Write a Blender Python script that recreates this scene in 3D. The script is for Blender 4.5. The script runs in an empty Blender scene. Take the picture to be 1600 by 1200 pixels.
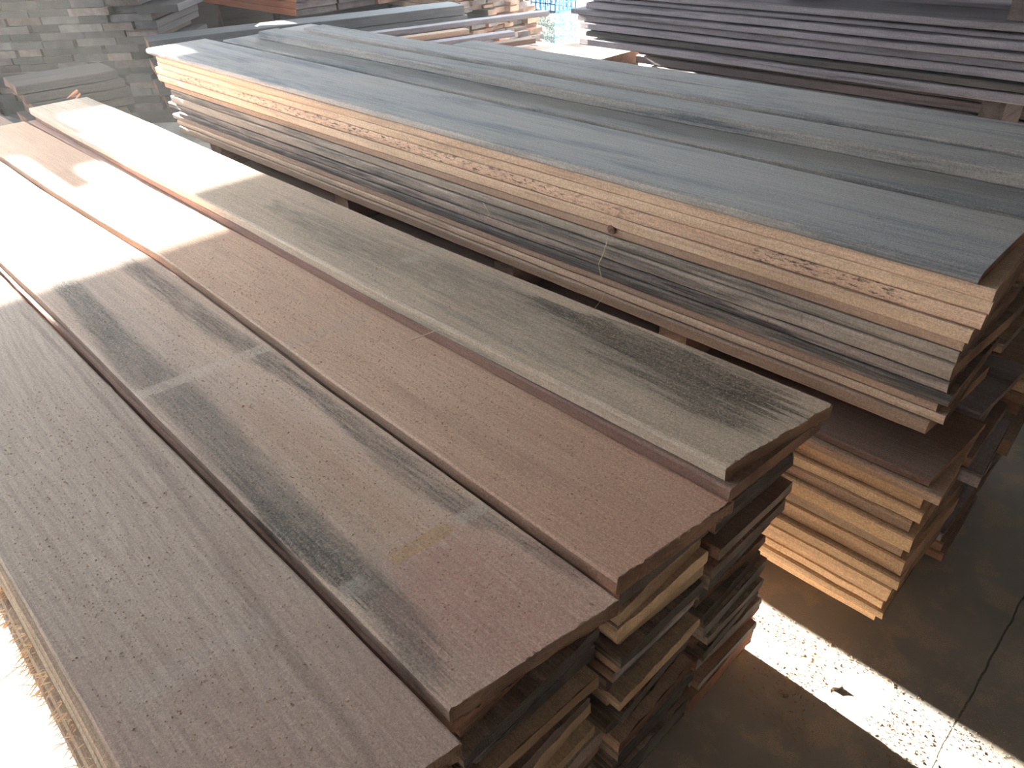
import bpy, bmesh, math, random
from mathutils import Vector, Matrix, noise as mnoise
S = bpy.context.scene
R = random.Random(7)

# ---------------------------------------------------------------- camera
CAM_H = 1.584
cam_d = bpy.data.cameras.new('camera'); cam = bpy.data.objects.new('camera', cam_d)
S.collection.objects.link(cam); S.camera = cam
cr = Vector((0.70517763, 0.70811894, -0.0359455))
cu = Vector((-0.38259939, 0.42271326, 0.82154197))
cf = Vector((-0.59694406, 0.56558029, -0.56901381))
mw = Matrix((cr, cu, -cf)).transposed().to_4x4(); mw.translation = Vector((0, 0, CAM_H))
cam.matrix_world = mw
cam_d.sensor_width = 36.0; cam_d.lens = 36.0 * 1145.6 / 1600.0
cam_d.clip_start = 0.02; cam_d.clip_end = 200

# ---------------------------------------------------------------- light
S.view_settings.view_transform = 'Standard'; S.view_settings.look = 'None'
S.view_settings.gamma = 1.0; S.view_settings.use_curve_mapping = False
S.view_settings.exposure = 0.16
w = bpy.data.worlds.new('sky'); S.world = w; w.use_nodes = True
bg = w.node_tree.nodes['Background']; bg.inputs[0].default_value = (0.76, 0.88, 1.0, 1); bg.inputs[1].default_value = 8.0
TAN_EL = 0.27
sd = bpy.data.lights.new('sun', 'SUN'); sun = bpy.data.objects.new('sun', sd); S.collection.objects.link(sun)
sd.energy = 105.0; sd.angle = math.radians(0.6); sd.color = (1.0, 0.93, 0.82)
d = Vector((1.0, -0.014, -TAN_EL)).normalized()      # travel direction of the light
sun.rotation_euler = d.to_track_quat('-Z', 'Y').to_euler()
S.cycles.use_denoising = True
S.cycles.max_bounces = 10; S.cycles.diffuse_bounces = 6; S.cycles.volume_bounces = 1
S.cycles.sample_clamp_indirect = 12.0

# ---------------------------------------------------------------- node helper
class NT:
    def __init__(s, name):
        s.m = bpy.data.materials.new(name); s.m.use_nodes = True
        s.t = s.m.node_tree; s.b = s.t.nodes['Principled BSDF']
        s.tc = s.t.nodes.new('ShaderNodeTexCoord')
    def n(s, typ, **kw):
        x = s.t.nodes.new(typ)
        for k, v in kw.items(): setattr(x, k, v)
        return x
    def link(s, a, b): s.t.links.new(a, b)
    def put(s, sock, v):
        if hasattr(v, 'is_linked') or isinstance(v, bpy.types.NodeSocket): s.link(v, sock)
        else: sock.default_value = v
    def math(s, op, a, b=0.0, c=0.0, clamp=False):
        x = s.n('ShaderNodeMath', operation=op); x.use_clamp = clamp
        s.put(x.inputs[0], a); s.put(x.inputs[1], b); s.put(x.inputs[2], c); return x.outputs[0]
    def vmath(s, op, a, b):
        x = s.n('ShaderNodeVectorMath', operation=op); s.put(x.inputs[0], a); s.put(x.inputs[1], b); return x.outputs[0]
    def noise(s, vec, scale, detail=4.0, rough=0.55, dist=0.0):
        x = s.n('ShaderNodeTexNoise'); s.put(x.inputs['Vector'], vec); s.put(x.inputs['Scale'], scale)
        x.inputs['Detail'].default_value = detail; x.inputs['Roughness'].default_value = rough
        x.inputs['Distortion'].default_value = dist; return x.outputs['Fac']
    def ramp(s, v, lo, hi, a=0.0, b=1.0, smooth=True):
        x = s.n('ShaderNodeMapRange'); x.interpolation_type = 'SMOOTHSTEP' if smooth else 'LINEAR'
        s.put(x.inputs['Value'], v); s.put(x.inputs['From Min'], lo); s.put(x.inputs['From Max'], hi)
        s.put(x.inputs['To Min'], a); s.put(x.inputs['To Max'], b); return x.outputs[0]
    def mix(s, f, a, b, mode='MIX'):
        x = s.n('ShaderNodeMix', data_type='RGBA', blend_type=mode)
        s.put(x.inputs[0], f); s.put(x.inputs[6], a); s.put(x.inputs[7], b); return x.outputs[2]
    def scale(s, vec, v):
        return s.vmath('MULTIPLY', vec, v)
    def sep(s, v):
        x = s.n('ShaderNodeSeparateXYZ'); s.link(v, x.inputs[0]); return x.outputs
    def comb(s, a, b, c):
        x = s.n('ShaderNodeCombineXYZ'); s.put(x.inputs[0], a); s.put(x.inputs[1], b); s.put(x.inputs[2], c); return x.outputs[0]
    def bump(s, h, dist, strength=1.0, prev=None):
        x = s.n('ShaderNodeBump'); s.link(h, x.inputs['Height']); x.inputs['Distance'].default_value = dist
        x.inputs['Strength'].default_value = strength
        if prev is not None: s.link(prev, x.inputs['Normal'])
        return x.outputs[0]
def C(r, g, b): return (r, g, b, 1.0)

def wood(name, light, dark, mould=C(.05, .05, .045), mamt=0.35, dust=0.4, rings=0.4, fine=True, masks=None, offset=None, rough=.75, huevar=.10, dustcol=C(.42, .36, .29), coat=0.0):
    """sawn softwood; grain runs along local X. masks(nt, P, col) may paint stains that belong to one plank."""
    t = NT(name)
    obj = t.tc.outputs['Object']
    info = t.n('ShaderNodeObjectInfo')
    rnd = info.outputs['Random']
    if offset is None:
        P = t.vmath('ADD', obj, t.comb(t.math('MULTIPLY', rnd, 37.0), t.math('MULTIPLY', rnd, 91.0), t.math('MULTIPLY', rnd, 53.0)))
    else:
        P = t.vmath('ADD', obj, tuple(offset))
    # growth-ring figure: long wavy bands, cathedral shapes through low-frequency warp
    warp = t.noise(t.scale(P, (0.7, 5.0, 5.0)), 1.0, 2.0)
    gx = t.sep(P)
    ringv = t.math('ADD', t.math('MULTIPLY', gx[1], 16.0), t.math('MULTIPLY', warp, 7.0))
    ringv = t.math('ADD', ringv, t.math('MULTIPLY', gx[2], 11.0))
    ring = t.math('ABSOLUTE', t.math('SINE', t.math('MULTIPLY', ringv, 3.1)))
    ring = t.math('POWER', ring, 3.0)
    fib = t.noise(t.scale(P, (2.2, 95.0, 95.0)), 1.0, 5.0, .65)
    fib2 = t.noise(t.scale(P, (6.0, 320.0, 320.0)), 1.0, 2.0, .6)
    blot = t.noise(t.scale(P, (1.6, 6.0, 6.0)), 1.0, 4.0, .6)
    f = t.math('ADD', t.math('MULTIPLY', ring, rings * .55), t.math('MULTIPLY', t.ramp(fib, .3, .72), .42))
    f = t.math('ADD', f, t.math('MULTIPLY', t.math('SUBTRACT', blot, .5), .9), clamp=True)
    col = t.mix(f, light, dark)
    # grey / mould streaks, stretched with the grain
    sn = t.noise(t.scale(P, (1.3, 11.0, 22.0)), 1.0, 6.0, .68, .3)
    sm = t.ramp(sn, .66 - mamt * .33, .86 - mamt * .33)
    sm = t.math('MULTIPLY', sm, t.ramp(fib2, .25, .7, .55, 1.0))
    sm = t.math('MULTIPLY', sm, min(1.0, mamt * 1.7))
    col = t.mix(sm, col, mould)
    if masks: col = masks(t, P, col, fib)
    # sawdust film lies on upward faces
    geo = t.n('ShaderNodeNewGeometry')
    nz = t.sep(geo.outputs['Normal'])[2]
    up = t.ramp(nz, .6, .95)
    speck = t.noise(P, 420.0, 2.0, .6)
    dn = t.noise(t.scale(P, (2.0, 5.0, 5.0)), 1.0, 4.0, .6)
    dm = t.math('MULTIPLY', up, t.math('MULTIPLY', t.ramp(dn, .3, .7, .45, 1.0), dust))
    dm = t.math('MULTIPLY', dm, t.ramp(speck, .38, .62, .55, 1.25), clamp=True)
    col = t.mix(dm, col, dustcol)
    sp2 = t.noise(P, 190.0, 3.0, .75)
    grit = t.math('MULTIPLY', t.ramp(speck, .35, .65, .84, 1.16), t.ramp(sp2, .35, .65, .86, 1.14))
    grit = t.math('MULTIPLY', grit, t.ramp(fib2, .3, .7, 1.08, .90))
    col = t.mix(1.0, col, t.comb(grit, grit, grit), 'MULTIPLY')
    pit = t.ramp(t.noise(P, 75.0, 2.0, .5), .735, .77)
    col = t.mix(t.math('MULTIPLY', pit, .55), col, C(.07, .045, .03))
    hv = t.n('ShaderNodeHueSaturation'); t.link(col, hv.inputs['Color'])
    t.link(t.ramp(rnd, 0, 1, .5 - huevar * .05, .5 + huevar * .05, False), hv.inputs['Hue'])
    r2 = t.math('FRACT', t.math('MULTIPLY', rnd, 17.3))
    t.link(t.ramp(r2, 0, 1, 1 - huevar * 2.4, 1 + huevar * 2.4, False), hv.inputs['Value'])
    t.link(hv.outputs[0], t.b.inputs['Base Color'])
    t.b.inputs['Roughness'].default_value = rough
    t.b.inputs['Specular IOR Level'].default_value = .45
    saw = t.math('SINE', t.math('ADD', t.math('MULTIPLY', gx[0], 1500.0), t.math('MULTIPLY', warp, 9.0)))
    h = t.math('ADD', t.math('MULTIPLY', fib, .8), t.math('MULTIPLY', saw, .035))
    h = t.math('ADD', h, t.math('MULTIPLY', t.ramp(speck, .55, .75), .5))
    h = t.math('ADD', h, t.math('MULTIPLY', fib2, .35))
    t.link(t.bump(h, .0016, .8), t.b.inputs['Normal'])
    return t.m

def endgrain(name, light, dark):
    t = NT(name); rnd = t.n('ShaderNodeObjectInfo').outputs['Random']
    P = t.vmath('ADD', t.tc.outputs['Object'], t.comb(t.math('MULTIPLY', rnd, 31.0), t.math('MULTIPLY', rnd, 77.0), t.math('MULTIPLY', rnd, 15.0)))
    ve = t.noise(t.scale(P, (20.0, 260.0, 30.0)), 1.0, 3.0, .6)
    ar = t.noise(t.scale(P, (3.0, 7.0, 30.0)), 1.0, 2.0, .6, .4)
    rr = t.math('ABSOLUTE', t.math('SINE', t.math('MULTIPLY', ar, 60.0)))
    bl = t.noise(t.scale(P, (5.0, 9.0, 9.0)), 1.0, 4.0)
    f = t.math('ADD', t.math('MULTIPLY', rr, .3), t.math('MULTIPLY', ve, .35))
    f = t.math('ADD', f, t.ramp(bl, .3, .7, -.2, .5), clamp=True)
    col = t.mix(f, light, dark)
    hv = t.n('ShaderNodeHueSaturation'); t.link(col, hv.inputs['Color'])
    t.link(t.ramp(t.math('FRACT', t.math('MULTIPLY', rnd, 9.7)), 0, 1, .45, 1.5, False), hv.inputs['Value'])
    t.link(hv.outputs[0], t.b.inputs['Base Color']); t.b.inputs['Roughness'].default_value = .9
    h = t.math('ADD', ve, t.math('MULTIPLY', rr, .3))
    t.link(t.bump(h, .004, .9), t.b.inputs['Normal'])
    return t.m

# ---------------------------------------------------------------- mask helpers for the hero planks
def curve(t, v, pts, lo, hi):
    """piecewise map of v through pts [(v, y)], y inside lo..hi"""
    x0, x1 = pts[0][0], pts[-1][0]
    fc = t.n('ShaderNodeFloatCurve'); c = fc.mapping.curves[0]
    P = [((a - x0) / (x1 - x0), (b - lo) / (hi - lo)) for a, b in pts]
    c.points[0].location = P[0]; c.points[-1].location = P[-1]
    for q in P[1:-1]: c.points.new(*q)
    fc.mapping.update()
    t.link(t.ramp(v, x0, x1, 0, 1, False), fc.inputs['Value'])
    return t.math('ADD', t.math('MULTIPLY', fc.outputs[0], hi - lo), lo)
def streak(t, P, fib, pts, width, soft=.35, breakup=.5, wn=.02, jag=.10):
    x, y, z = t.sep(P)
    x = t.math('ADD', x, t.math('MULTIPLY', t.math('SUBTRACT', t.noise(t.scale(P, (1.5, 90.0, 5.0)), 1.0, 4.0, .7), .5), jag * 3))
    yc = curve(t, x, pts, 0.0, 1.4)
    hw = curve(t, x, width, 0.0, .2)
    wob = t.math('MULTIPLY', t.math('SUBTRACT', t.noise(t.scale(P, (4.0, 60.0, 10.0)), 1.0, 5.0, .7), .5), wn * 4)
    dd = t.math('DIVIDE', t.math('ABSOLUTE', t.math('SUBTRACT', t.math('ADD', y, wob), yc)), t.math('MAXIMUM', hw, .0005))
    m = t.ramp(dd, 1.0 - soft, 1.0 + soft, 1.0, 0.0)
    br = t.ramp(t.noise(t.scale(P, (9.0, 130.0, 60.0)), 1.0, 5.0, .7), .36, .62, 1 - breakup, 1.0)
    m = t.math('MULTIPLY', m, br)
    m = t.math('MULTIPLY', m, t.ramp(t.noise(t.scale(P, (230.0, 230.0, 230.0)), 1.0, 2.0), .3, .6, .55, 1.0))
    m = t.math('MULTIPLY', m, t.ramp(x, pts[0][0], pts[0][0] + .06)); m = t.math('MULTIPLY', m, t.ramp(x, pts[-1][0] - .04, pts[-1][0], 1, 0))
    return m
def bar(t, P, x0, slope, hw, ylo, yhi):
    """pale ghost left by a sticker laid across the plank"""
    x, y, z = t.sep(P)
    dd = t.math('ABSOLUTE', t.math('SUBTRACT', x, t.math('ADD', t.math('MULTIPLY', y, slope), x0)))
    m = t.ramp(dd, hw * .75, hw * 1.15, 1, 0)
    m = t.math('MULTIPLY', m, t.ramp(y, ylo, ylo + .02)); m = t.math('MULTIPLY', m, t.ramp(y, yhi - .02, yhi, 1, 0))
    return t.math('MULTIPLY', m, t.ramp(t.noise(P, 30.0, 4.0), .25, .6, .4, 1.0))

def m_plank2(t, P, col, fib):
    gm = streak(t, P, fib, [(-4.5, .45), (-2, .42), (-1.2, .40), (-.42, .38)], [(-4.5, .10), (-2, .09), (-1.2, .07), (-.42, .06)], .6, .35)
    col = t.mix(t.math('MULTIPLY', gm, .35), col, C(.17, .17, .16))
    a = streak(t, P, fib, [(-2.6, .40), (-2.05, .388), (-1.67, .368), (-1.45, .372), (-1.2, .362), (-1.04, .352), (-.86, .35), (-.75, .358), (-.66, .352), (-.58, .338), (-.5, .322)],
               [(-2.6, .02), (-2.05, .035), (-1.67, .042), (-1.4, .045), (-1.0, .038), (-.85, .034), (-.75, .03), (-.6, .03), (-.5, .008)], .45, .35, .01)
    col = t.mix(t.math('MULTIPLY', a, .92), col, C(.04, .05, .045))
    a2 = streak(t, P, fib, [(-1.15, .34), (-.95, .327), (-.8, .330), (-.7, .335)], [(-1.15, .006), (-.95, .018), (-.8, .02), (-.7, .006)], .4, .5, .012)
    col = t.mix(t.math('MULTIPLY', a2, 1.0), col, C(.012, .022, .018))
    b = streak(t, P, fib, [(-2.4, .575), (-2.0, .578), (-1.68, .572), (-1.45, .58), (-1.29, .582), (-1.06, .574), (-.9, .566), (-.8, .563), (-.7, .572), (-.6, .586), (-.46, .59)],
               [(-2.4, .02), (-2.0, .03), (-1.68, .028), (-1.45, .026), (-1.29, .014), (-1.1, .02), (-.9, .026), (-.8, .022), (-.7, .018), (-.6, .014), (-.46, .006)], .5, .6, .012)
    col = t.mix(t.math('MULTIPLY', b, .92), col, C(.035, .04, .04))
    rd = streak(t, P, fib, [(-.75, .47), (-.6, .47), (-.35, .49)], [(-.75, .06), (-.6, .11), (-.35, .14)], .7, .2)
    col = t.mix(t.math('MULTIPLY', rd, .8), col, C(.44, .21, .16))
    og = streak(t, P, fib, [(-1.35, .46), (-1.0, .46), (-.72, .45)], [(-1.35, .03), (-1.0, .06), (-.72, .05)], .8, .4)
    col = t.mix(t.math('MULTIPLY', og, .45), col, C(.42, .22, .11))
    col = t.mix(t.math('MULTIPLY', bar(t, P, -1.548, .10, .021, .305, .625), .6), col, C(.58, .47, .37))
    col = t.mix(t.math('MULTIPLY', bar(t, P, -.775, .10, .016, .40, .535), .75), col, C(.46, .27, .13))
    col = t.mix(t.math('MULTIPLY', bar(t, P, -.775, .10, .016, .53, .615), .65), col, C(.48, .41, .34))
    col = t.mix(t.math('MULTIPLY', bar(t, P, -.765, .10, .020, .305, .372), .6), col, C(.42, .37, .31))
    col = t.mix(t.math('MULTIPLY', bar(t, P, -2.42, .18, .024, .31, .64), .45), col, C(.58, .47, .38))
    return col
def m_plank4(t, P, col, fib):
    g = streak(t, P, fib, [(-2.2, 1.03), (-1.7, 1.03), (-1.4, 1.05), (-1.0, 1.06), (-.7, 1.05), (-.42, 1.07)], [(-2.2, .03), (-1.7, .07), (-1.4, .08), (-1.0, .07), (-.7, .07), (-.42, .05)], .6, .6, .03)
    col = t.mix(t.math('MULTIPLY', g, .75), col, C(.115, .115, .10))
    k = streak(t, P, fib, [(-1.12, 1.115), (-1.0, 1.12), (-.8, 1.125), (-.65, 1.12), (-.5, 1.115), (-.43, 1.12)], [(-1.12, .006), (-1.0, .026), (-.8, .046), (-.65, .054), (-.5, .058), (-.43, .02)], .4, .3, .035, .16)
    col = t.mix(t.math('MULTIPLY', k, 1.0), col, C(.012, .018, .015))
    k2 = streak(t, P, fib, [(-.9, 1.03), (-.7, 1.035), (-.55, 1.035), (-.46, 1.03)], [(-.9, .004), (-.7, .022), (-.55, .026), (-.46, .006)], .5, .4, .035, .16)
    col = t.mix(t.math('MULTIPLY', k2, .8), col, C(.03, .035, .03))
    bl = streak(t, P, fib, [(-1.3, .945), (-1.0, .95), (-.75, .955)], [(-1.3, .006), (-1.0, .022), (-.75, .006)], .6, .6, .02)
    col = t.mix(t.math('MULTIPLY', bl, .5), col, C(.10, .12, .13))
    col = t.mix(t.math('MULTIPLY', bar(t, P, -1.66, .15, .017, 1.03, 1.19), .6), col, C(.40, .37, .31))
    return col
def m_plank3(t, P, col, fib):
    px_ = t.sep(P)[0]
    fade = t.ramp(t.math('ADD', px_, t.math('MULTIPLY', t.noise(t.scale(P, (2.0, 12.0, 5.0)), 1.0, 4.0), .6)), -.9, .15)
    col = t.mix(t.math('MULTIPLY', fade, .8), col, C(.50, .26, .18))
    col = t.mix(t.math('MULTIPLY', bar(t, P, -1.53, .115, .02, .62, .87), .35), col, C(.46, .38, .32))
    g = streak(t, P, fib, [(-1.2, .72), (-.9, .72), (-.6, .73)], [(-1.2, .004), (-.9, .02), (-.6, .004)], .7, .5, .02)
    return t.mix(t.math('MULTIPLY', g, .3), col, C(.22, .13, .1))
def m_plank1(t, P, col, fib):
    px_ = t.sep(P)[0]
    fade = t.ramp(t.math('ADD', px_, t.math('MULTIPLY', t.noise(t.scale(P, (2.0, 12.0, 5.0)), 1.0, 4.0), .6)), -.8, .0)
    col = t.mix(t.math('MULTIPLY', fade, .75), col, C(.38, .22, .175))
    # cathedral figure
    x, y, z = t.sep(P)
    wv = t.noise(t.scale(P, (1.1, 6.0, 4.0)), 1.0, 2.0, .5)
    d2 = t.math('ADD', t.math('MULTIPLY', t.math('ABSOLUTE', t.math('SUBTRACT', y, .11)), 62.0), t.math('ADD', t.math('MULTIPLY', x, 5.5), t.math('MULTIPLY', wv, 9.0)))
    r = t.math('POWER', t.math('ABSOLUTE', t.math('SINE', t.math('MULTIPLY', d2, 2.4))), 5.0)
    col = t.mix(t.math('MULTIPLY', r, .20), col, C(.17, .10, .085))
    ln = streak(t, P, fib, [(-2.2, .262), (-1.3, .250), (-1.05, .235), (-.85, .215), (-.6, .20), (-.42, .19)], [(-2.2, .004), (-1.3, .008), (-1.05, .010), (-.85, .010), (-.6, .008), (-.42, .006)], .8, .3, .006)
    col = t.mix(t.math('MULTIPLY', ln, .55), col, C(.15, .085, .075))
    return t.mix(t.math('MULTIPLY', bar(t, P, -.80, .10, .022, .0, .22), .35), col, C(.50, .42, .36))
def m_side_mould(t, P, col, fib):
    x, y, z = t.sep(P)
    n = t.noise(t.scale(P, (38.0, 10.0, 190.0)), 1.0, 5.0, .75, .3)
    band = t.noise(t.scale(P, (2.3, 3.0, 3.0)), 1.0, 2.0)
    m = t.math('MULTIPLY', t.ramp(n, .52, .60), t.ramp(band, .40, .52))
    return t.mix(t.math('MULTIPLY', m, .85), col, C(.04, .028, .022))

# ---------------------------------------------------------------- materials
DUST = C(.46, .38, .29)
M = {}
M['tan']    = wood('tan_pine', C(.58, .40, .27), C(.38, .235, .15), C(.14, .115, .10), .42, .35)
M['bouncelit']  = wood('bounce_lit_pine', C(.82, .56, .33), C(.60, .36, .19), C(.2, .15, .12), .30, .3)  # pine with the floor's warm bounce light put into a brighter colour
M['pink']   = wood('pink_pine', C(.50, .32, .225), C(.31, .175, .12), C(.10, .08, .075), .38, .35)
M['cream']  = wood('cream_pine', C(.62, .46, .32), C(.44, .29, .19), C(.16, .14, .12), .42, .3)
M['grey']   = wood('grey_stained_pine', C(.42, .32, .25), C(.24, .165, .125), C(.075, .065, .06), .62, .3)
M['mould']  = wood('black_mould_pine', C(.34, .25, .195), C(.16, .105, .08), C(.03, .026, .024), .80, .25)
M['brown']  = wood('brown_pine', C(.36, .21, .15), C(.19, .095, .07), C(.06, .045, .04), .3, .3)
M['spot']   = wood('speckled_tan_pine', C(.58, .39, .26), C(.40, .235, .15), C(.13, .11, .10), .3, .3, masks=m_side_mould)
M['topblue'] = wood('sky_tinted_weathered_board', C(.48, .42, .37), C(.32, .27, .24), C(.12, .135, .155), .60, .55, dustcol=C(.37, .38, .39))  # weathered grey wood; the sky's blue cast is put into its tones
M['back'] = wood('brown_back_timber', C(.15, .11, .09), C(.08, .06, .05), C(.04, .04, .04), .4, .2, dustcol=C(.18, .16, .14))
M['violet'] = wood('dark_hardwood', C(.40, .35, .365), C(.25, .20, .215), C(.08, .07, .08), .5, .15, rings=.25, dustcol=C(.36, .34, .35))
M['orange'] = wood('orange_hardwood', C(.60, .25, .13), C(.42, .14, .07), C(.2, .09, .06), .15, .15)
M['char']   = wood('charcoal_grey_board', C(.12, .115, .115), C(.06, .058, .06), C(.03, .03, .032), .4, .35, dustcol=C(.22, .22, .22))
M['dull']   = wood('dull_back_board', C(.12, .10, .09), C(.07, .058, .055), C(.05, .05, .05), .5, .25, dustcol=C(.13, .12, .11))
E_BR = endgrain('brown_end_grain', C(.34, .20, .13), C(.13, .065, .045))
E_TAN = endgrain('tan_end_grain', C(.44, .27, .175), C(.20, .11, .07))
E_DARK = endgrain('dark_end_grain', C(.17, .13, .115), C(.07, .05, .045))
E_CR = endgrain('cream_end_grain', C(.60, .45, .29), C(.34, .22, .13)); E_BLK = endgrain('black_mould_end_grain', C(.10, .085, .08), C(.025, .02, .02)); E_GRY = endgrain('blue_grey_end_grain', C(.32, .31, .31), C(.10, .085, .08)); E_RED = endgrain('red_brown_end_grain', C(.30, .14, .09), C(.11, .05, .035))
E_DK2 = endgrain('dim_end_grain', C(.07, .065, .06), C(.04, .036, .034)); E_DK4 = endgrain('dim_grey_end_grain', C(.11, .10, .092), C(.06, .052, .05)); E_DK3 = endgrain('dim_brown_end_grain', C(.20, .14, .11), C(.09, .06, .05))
E_MIX = endgrain('grey_brown_end_grain', C(.26, .20, .17), C(.10, .075, .065))

# ---------------------------------------------------------------- board builder
def link(o): S.collection.objects.link(o); return o
def lerp_pts(pts, x):
    if not isinstance(pts, (list, tuple)): return pts
    if x <= pts[0][0]: return pts[0][1]
    for (a, b), (c, e) in zip(pts, pts[1:]):
        if x <= c: return b + (e - b) * (x - a) / (c - a)
    return pts[-1][1]
def board_mesh(name, x0, x1, yl, yr, z0, z1, nseg=24, rough=.0015, endrough=.003, skew=(0, 0), seed=0, bevel=.004, top_n=3, origin=None, smooth_left=0.0, zb=None):
    """board from x0 to x1; yl / yr are numbers or polylines over x; returns mesh and origin"""
    cx = (x0 + x1) / 2; cy = (lerp_pts(yl, cx) + lerp_pts(yr, cx)) / 2
    if origin is None: origin = Vector((cx, cy, z0))
    bm = bmesh.new(); rings = []
    th = z1 - z0; b = min(bevel, th * .3)
    sx = seed * 3.17
    for i in range(nseg + 1):
        u = i / nseg; x = x0 + (x1 - x0) * u
        a = lerp_pts(yl, x) + rough * 2 * mnoise.noise((x * 1.7, sx, 0)) + rough * mnoise.noise((x * 14, sx, 3.3))
        c = lerp_pts(yr, x) + rough * 2 * mnoise.noise((x * 1.7, sx, 9)) + rough * mnoise.noise((x * 14, sx, 7.7))
        dz = rough * .8 * mnoise.noise((x * 1.1, sx, 21))
        if zb: dz += lerp_pts(zb, x)
        bl = b + smooth_left
        prof = [(a + b, z0), (a, z0 + b)]
        if smooth_left: prof += [(a, z1 - bl * .8), (a + bl * .25, z1 - bl * .3), (a + bl, z1)]
        else: prof += [(a, z1 - b), (a + b, z1)]
        for k in range(1, top_n): prof.append((a + bl + (c - a - bl - b) * k / top_n, z1))
        prof += [(c - b, z1), (c, z1 - b), (c, z0 + b), (c - b, z0)]
        for k in range(1, top_n): prof.append((c - b - (c - a - 2 * b) * k / top_n, z0))
        ring = []
        for (y, z) in prof:
            xx = x
            if i in (0, nseg):
                v = (y - a) / max(1e-6, c - a)
                s = skew[0] if i == 0 else skew[1]
                xx += s * (v - .5) + endrough * (mnoise.noise((y * 24, z * 20, sx + i)) * .6 + (mnoise.noise((y * 230, z * 60, sx + i)) * .8 if top_n > 10 else 0))
            ring.append(bm.verts.new((xx - origin.x, y - origin.y, z + dz - origin.z)))
        rings.append(ring)
    n = len(rings[0])
    for i in range(nseg):
        for k in range(n):
            bm.faces.new((rings[i][k], rings[i][(k + 1) % n], rings[i + 1][(k + 1) % n], rings[i + 1][k]))
    f = bm.faces.new(rings[0][::-1]); f.material_index = 1
    f = bm.faces.new(rings[-1]); f.material_index = 1
    # raise sub-division of the right end: inset for a chewed saw cut
    bmesh.ops.recalc_face_normals(bm, faces=bm.faces)
    me = bpy.data.meshes.new(name); bm.to_mesh(me); bm.free()
    return me, origin
def tag(o, label=None, cat=None, group=None, kind=None):
    if label: o['label'] = label
    if cat: o['category'] = cat
    if group: o['group'] = group
    if kind: o['kind'] = kind
    return o
_seed = [0]
def board(name, x0, x1, yl, yr, z0, z1, mat, end=None, label=None, cat='board', group=None, rot=None, **kw):
    _seed[0] += 1
    me, org = board_mesh(name, x0, x1, yl, yr, z0, z1, seed=_seed[0], **kw)
    me.materials.append(mat); me.materials.append(end or E_BR)
    o = link(bpy.data.objects.new(name, me)); o.location = org
    if rot: # rotate about a world point (px, py) by angle
        ang, px, py = rot
        v = Vector((org.x - px, org.y - py, 0)); v.rotate(Matrix.Rotation(ang, 3, 'Z'))
        o.location = (px + v.x, py + v.y, org.z); o.rotation_euler.z = ang
    return tag(o, label, cat, group)
ORD = ['top', 'second', 'third', 'fourth', 'fifth', 'sixth', 'seventh', 'eighth', 'ninth', 'tenth', 'eleventh', 'twelfth', 'thirteenth', 'fourteenth', 'fifteenth', 'sixteenth', 'seventeenth', 'eighteenth', 'nineteenth', 'twentieth', 'twenty-first', 'twenty-second']
ORDN = ['first'] + ORD[1:]
TONE = {'bouncelit': 'bright orange-tan', 'tan': 'pale tan', 'pink': 'pinkish brown', 'cream': 'cream coloured', 'grey': 'grey stained', 'mould': 'black mould-stained', 'brown': 'reddish brown', 'spot': 'tan black-speckled', 'topblue': 'weathered grey', 'violet': 'dark purplish', 'orange': 'orange', 'char': 'charcoal grey', 'dull': 'dull brown', 'back': 'dim brown'}

# ---------------------------------------------------------------- setting
def struct_box(name, lo, hi, mat, kind='structure'):
    bm = bmesh.new(); bmesh.ops.create_cube(bm, size=1.0)
    c = [(a + b) / 2 for a, b in zip(lo, hi)]; s = [b - a for a, b in zip(lo, hi)]
    for v in bm.verts: v.co = Vector((v.co.x * s[0], v.co.y * s[1], v.co.z * s[2]))
    me = bpy.data.meshes.new(name); bm.to_mesh(me); bm.free(); me.materials.append(mat)
    o = link(bpy.data.objects.new(name, me)); o.location = c
    if kind: o['kind'] = kind
    return o
t = NT('dusty_concrete'); P = t.tc.outputs['Object']
n1 = t.noise(P, 1.4, 5.0, .6); n2 = t.noise(P, 9.0, 6.0, .65); n3 = t.noise(P, 310.0, 4.0, .7)
col = t.mix(t.ramp(n1, .35, .65), C(.42, .40, .36), C(.33, .31, .28))
col = t.mix(t.math('MULTIPLY', t.ramp(n2, .48, .62), t.ramp(n3, .4, .6)), col, C(.62, .50, .36))
col = t.mix(t.math('MULTIPLY', t.ramp(n3, .62, .7), .6), col, C(.33, .22, .13))
gx, gy, gz = t.sep(P)
jw = t.math('MULTIPLY', t.math('SUBTRACT', t.noise(P, 14.0, 3.0), .5), .012)
j = t.ramp(t.math('ABSOLUTE', t.math('ADD', t.math('SUBTRACT', gx, .012), jw)), .0012, .0028, 1, 0)
col = t.mix(t.math('MULTIPLY', j, .8), col, C(.08, .07, .06))
t.link(col, t.b.inputs['Base Color']); t.b.inputs['Roughness'].default_value = .85
h = t.math('ADD', t.math('MULTIPLY', n2, .5), t.math('MULTIPLY', n3, .3)); h = t.math('SUBTRACT', h, t.math('MULTIPLY', j, 1.0))
t.link(t.bump(h, .006, .7), t.b.inputs['Normal']); MF = t.m
me = bpy.data.meshes.new('floor'); me.from_pydata([(-10.2, -3, 0), (6, -3, 0), (6, 6.0, 0), (-10.2, 6.0, 0), (-10.2, -3, -.1), (6, -3, -.1), (6, 6.0, -.1), (-10.2, 6.0, -.1)], [], [(0, 1, 2, 3), (7, 6, 5, 4), (0, 4, 5, 1), (1, 5, 6, 2), (2, 6, 7, 3), (3, 7, 4, 0)])
me.materials.append(MF); o = link(bpy.data.objects.new('floor', me)); o['kind'] = 'structure'
t = NT('yard_ground'); P = t.tc.outputs['Object']
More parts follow.
